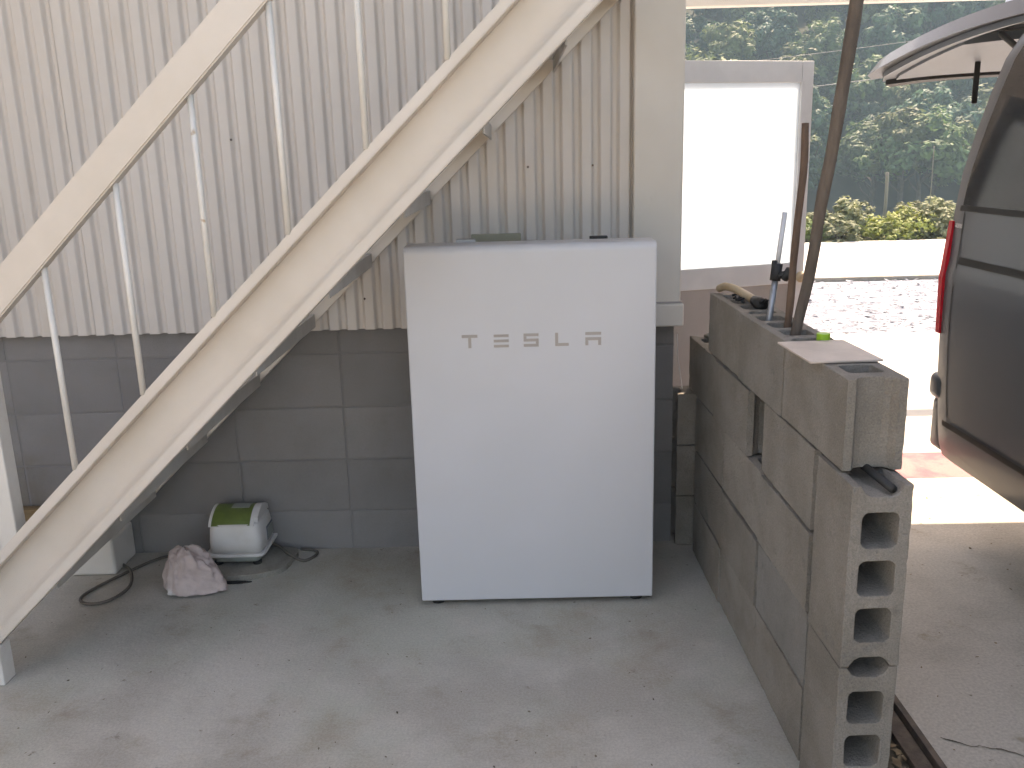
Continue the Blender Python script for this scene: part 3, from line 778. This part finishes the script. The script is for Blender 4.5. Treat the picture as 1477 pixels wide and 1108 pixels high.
# wheels
for wx in (VX0+.12, 2*VXC-VX0-.12):
    for wy in (-.95, -3.55):
        sg = -1 if wx < VXC else 1
        bm = B(); tube(bm, [(wx-.1,wy,.33),(wx-.085,wy,.33),(wx+.085,wy,.33),(wx+.1,wy,.33)], [.30,.33,.33,.30], 32); wv = obj('wheel', bm, 'tyre', van)
        bm = B(); tube(bm, [(wx+sg*.09,wy,.33),(wx+sg*.106,wy,.33)], [.20,.19], 24); obj('rim', bm, 'chrome', wv)
        bm = B(); xx = VX0-.004 if sg < 0 else 2*VXC-VX0+.001
        tube(bm, [(xx,wy,.33),(xx+.003,wy,.33)], .385, 32); obj('wheel_arch', bm, 'vtrim', van)

# ------------------------------------------------------------------ vegetation
def crown_mesh(seed, rx, rz, nclump, per, leaf, m, zc):
    rnd = random.Random(seed); bm = B()
    for _ in range(nclump):
        while True:
            d = Vector((rnd.gauss(0,1), rnd.gauss(0,1), rnd.gauss(0,1))).normalized()
            if d.z > -.55: break
        rr = rnd.uniform(.55, 1.0)*(1+.18*noise.noise(d*1.7+Vector((seed,0,0))))
        c = Vector((d.x*rx*rr, d.y*rx*rr, zc+d.z*rz*rr)); cr = rnd.uniform(.16, .30)*rx
        for _ in range(per):
            e = Vector((rnd.gauss(0,1), rnd.gauss(0,1), rnd.gauss(0,1))).normalized()
            p = c+e*cr*rnd.uniform(.5,1); nrm = (e+d*.4+Vector((rnd.uniform(-.5,.5), rnd.uniform(-.5,.5), rnd.uniform(0,.8)))).normalized()
            a = nrm.orthogonal().normalized(); a.rotate(Matrix.Rotation(rnd.uniform(0,6.28), 3, nrm)); b = nrm.cross(a)
            s = leaf*rnd.uniform(.6,1.3)
            q = [p-a*s, p-b*s*.55-nrm*s*.15, p+a*s, p+b*s*.55-nrm*s*.15]
            bm.faces.new([bm.verts.new(v) for v in q])
    me = bpy.data.meshes.new('crown'); bm.to_mesh(me); bm.free(); me.materials.append(m); return me
def trunk_mesh(h, r, seed):
    rnd = random.Random(seed); bm = B()
    tube(bm, [(0,0,-.4),(0,0,h*.4),(rnd.uniform(-.1,.1),0,h*.8),(0,rnd.uniform(-.1,.1),h*1.15)], [r*1.3,r,r*.6,r*.2], 7)
    for i in range(5):
        a = rnd.uniform(0,6.28); z = h*rnd.uniform(.5,.95)
        tube(bm, [(0,0,z),(math.cos(a)*h*.2,math.sin(a)*h*.2,z+h*.18),(math.cos(a)*h*.3,math.sin(a)*h*.3,z+h*.4)], [r*.5,r*.3,r*.1], 5)
    me = bpy.data.meshes.new('trunk'); bm.to_mesh(me); bm.free(); me.materials.append(MT['trunk']); return me
PROTO = []
for s in range(8):
    rx = [2.2,2.6,2.9,2.0,2.4,3.1,2.3,2.7][s]; rz_ = rx*[1.15,1.0,.9,1.5,1.2,.85,1.3,1.05][s]; h = [3.2,3.5,3.2,4.2,3.6,3.1,4.0,3.4][s]
    PROTO.append((crown_mesh(s+10, rx, rz_, 46, 62, .24, FOL[s % 4], h+rz_*.55), trunk_mesh(h, .16, s)))
rnd = random.Random(5); ntree = 0
y = 58.0
while y < 112:
    x = 6+(y-58)*.12
    while x < 22+y*.62:
        tx, ty = x+rnd.uniform(-1.5,1.5), y+rnd.uniform(-1.5,1.5)
        e = empty('hillside_tree', (tx, ty, hz(tx, ty)-.2), rnd.uniform(0,6.28)); s = rnd.uniform(.8,1.35); e.scale = (s, s, s*rnd.uniform(.9,1.15))
        pk = rnd.randrange(8); c, tk = PROTO[pk]
        lab = f"{['deep green','mid green','olive green','bluish green'][pk % 4]} {'slender' if pk in (0, 3, 6) else 'broad'} tree in the wood, {'at the foot of' if y < 68 else 'low on' if y < 80 else 'halfway up' if y < 95 else 'high on'} the hill"
        tag(e, lab, 'tree', lab.replace(' tree ', ' trees '))
        inst('crown', c, e, (0,0,0)); inst('trunk', tk, e, (0,0,0))
        x += rnd.uniform(3.3, 4.5); ntree += 1
    y += 3.7 if y < 80 else 4.6
print('trees', ntree)
# roadside shrubs and weeds
SP = []
for s in range(6):
    SP.append((crown_mesh(s+40, [.34,.42,.30,.46,.36,.28][s], [.30,.34,.36,.30,.26,.4][s], 40, 26, .04, SHR[s % 3], .22), None))
def stem_mesh(seed):
    rnd = random.Random(seed); bm = B()
    for i in range(6):
        a = rnd.uniform(0,6.28); tube(bm, [(0,0,-.05),(math.cos(a)*.06,math.sin(a)*.06,.2),(math.cos(a)*.18,math.sin(a)*.18,.42)], [.01,.008,.004], 5)
    me = bpy.data.meshes.new('stem'); bm.to_mesh(me); bm.free(); me.materials.append(MT['trunk']); return me
STM = [stem_mesh(i) for i in range(3)]
rnd = random.Random(11)
kinds = ['yellow green leafy shrub', 'fresh green leafy shrub', 'greyish green weedy shrub']
x = 3.0; i = 0
while x < 16:
    for row in range(3):
        sx, sy = x+rnd.uniform(-.25,.25), 11.75+row*.75+rnd.uniform(-.2,.2)
        k_ = rnd.randrange(6)
        e = empty('roadside_shrub', (sx, sy, hz(sx, sy)), rnd.uniform(0,6.28)); s = rnd.uniform(.7,1.2); e.scale = (s*1.15,s*1.15,s*rnd.uniform(.6,1.0))
        rw = ['front row at the road edge', 'middle row behind the road edge', 'back row of the roadside shrubs'][row]
        tag(e, f'{kinds[k_ % 3]} in the {rw}', 'shrub', f'{kinds[k_ % 3]}s, {rw}')
        inst('foliage', SP[k_][0], e, (0,0,0)); inst('stem', STM[k_ % 3], e, (0,0,0))
    x += .44
# dry stalks and thin posts behind the weeds
for (sx, sy, h, r, lab) in ((7.25,13.2,1.02,.03,'grey dead stump sticking up behind the roadside shrubs'),(7.95,13.0,1.45,.008,'slender pale marker pole standing behind the roadside shrubs near the van')):
    bm = B(); tube(bm, smooth_path([(sx,sy,-.1),(sx+.02,sy,h*.5),(sx+.01,sy,h)]), r, 7)
    tag(obj('dry_stalk', bm, 'dead', smooth=True), lab, 'stalk')
# power lines and a pole
def wire(pa, pb, sag, lab, r=.012):
    pa, pb = Vector(pa), Vector(pb); pts = [pa.lerp(pb, i/24)-Vector((0,0,sag*4*(i/24)*(1-i/24))) for i in range(25)]
    bm = B(); tube(bm, pts, r, 5); tag(obj('power_line', bm, 'wire', smooth=True), lab, 'power line')
wire((-6,28,2.4),(26,26,5.2), .4, 'lower overhead wire crossing in front of the wooded hill', .013)
wire((-6,28,3.4),(26,26,6.2), .4, 'upper overhead wire crossing in front of the wooded hill', .008)
bm = B(); tube(bm, [(12.65,20,-1.2),(12.65,20,7.5)], [.10,.085], 12)
tag(obj('utility_pole', bm, 'alu', smooth=True), 'pale utility pole rising behind the raised tailgate', 'pole')

# ------------------------------------------------------------------ small litter
def litter(name, n, xr_, yr_, z, m, smin, smax, label):
    bm = B(); rnd = random.Random(n)
    for _ in range(n):
        x, y = rnd.uniform(*xr_), rnd.uniform(*yr_); s = rnd.uniform(smin, smax); a = rnd.uniform(0,6.28)
        u = Vector((math.cos(a), math.sin(a), rnd.uniform(-.3,.3)))*s; v = Vector((-math.sin(a), math.cos(a), rnd.uniform(-.3,.3)))*s*rnd.uniform(.3,.8)
        p = Vector((x, y, z+s*.35)); bm.faces.new([bm.verts.new(q) for q in (p-u, p-v*.8, p+u, p+v)])
    o = tag(obj(name, bm, m), label, 'litter', kind='stuff'); return o
litter('trench_litter', 420, (1.42,1.6), (-2.4,-.9), -.03, 'leaf', .006, .02, 'dry leaves and straw in the trench beside the block post')
litter('floor_crumbs', 200, (-.9,1.25), (-1.9,-.05), .0005, 'soil', .0015, .006, 'scattered crumbs of dirt on the concrete floor')
litter('yard_crumbs', 120, (1.65,3.2), (-1.4,.5), .0005, 'leaf', .002, .008, 'scattered bits of litter on the yard slab')
litter('gravel_stones', 2600, (1.2,9), (3.95,6.85), -.008, 'gravel', .012, .04, 'loose pale stones on the gravel strip')

# ------------------------------------------------------------------ haze over the valley
bm = B(); box(bm, -610, 610, -610, 610, -6, 62)
hzm = bpy.data.materials.new('haze_air'); hzm.use_nodes = True; n_ = hzm.node_tree; n_.nodes.clear()
pv = n_.nodes.new('ShaderNodeVolumePrincipled'); pv.inputs['Color'].default_value = (.55,.80,1,1); pv.inputs['Density'].default_value = .0014; pv.inputs['Anisotropy'].default_value = .1
oo = n_.nodes.new('ShaderNodeOutputMaterial'); n_.links.new(pv.outputs[0], oo.inputs['Volume'])
hb = obj('haze', bm, hzm); tag(hb, 'pale blue haze in front of the wooded hill', 'haze', kind='stuff')
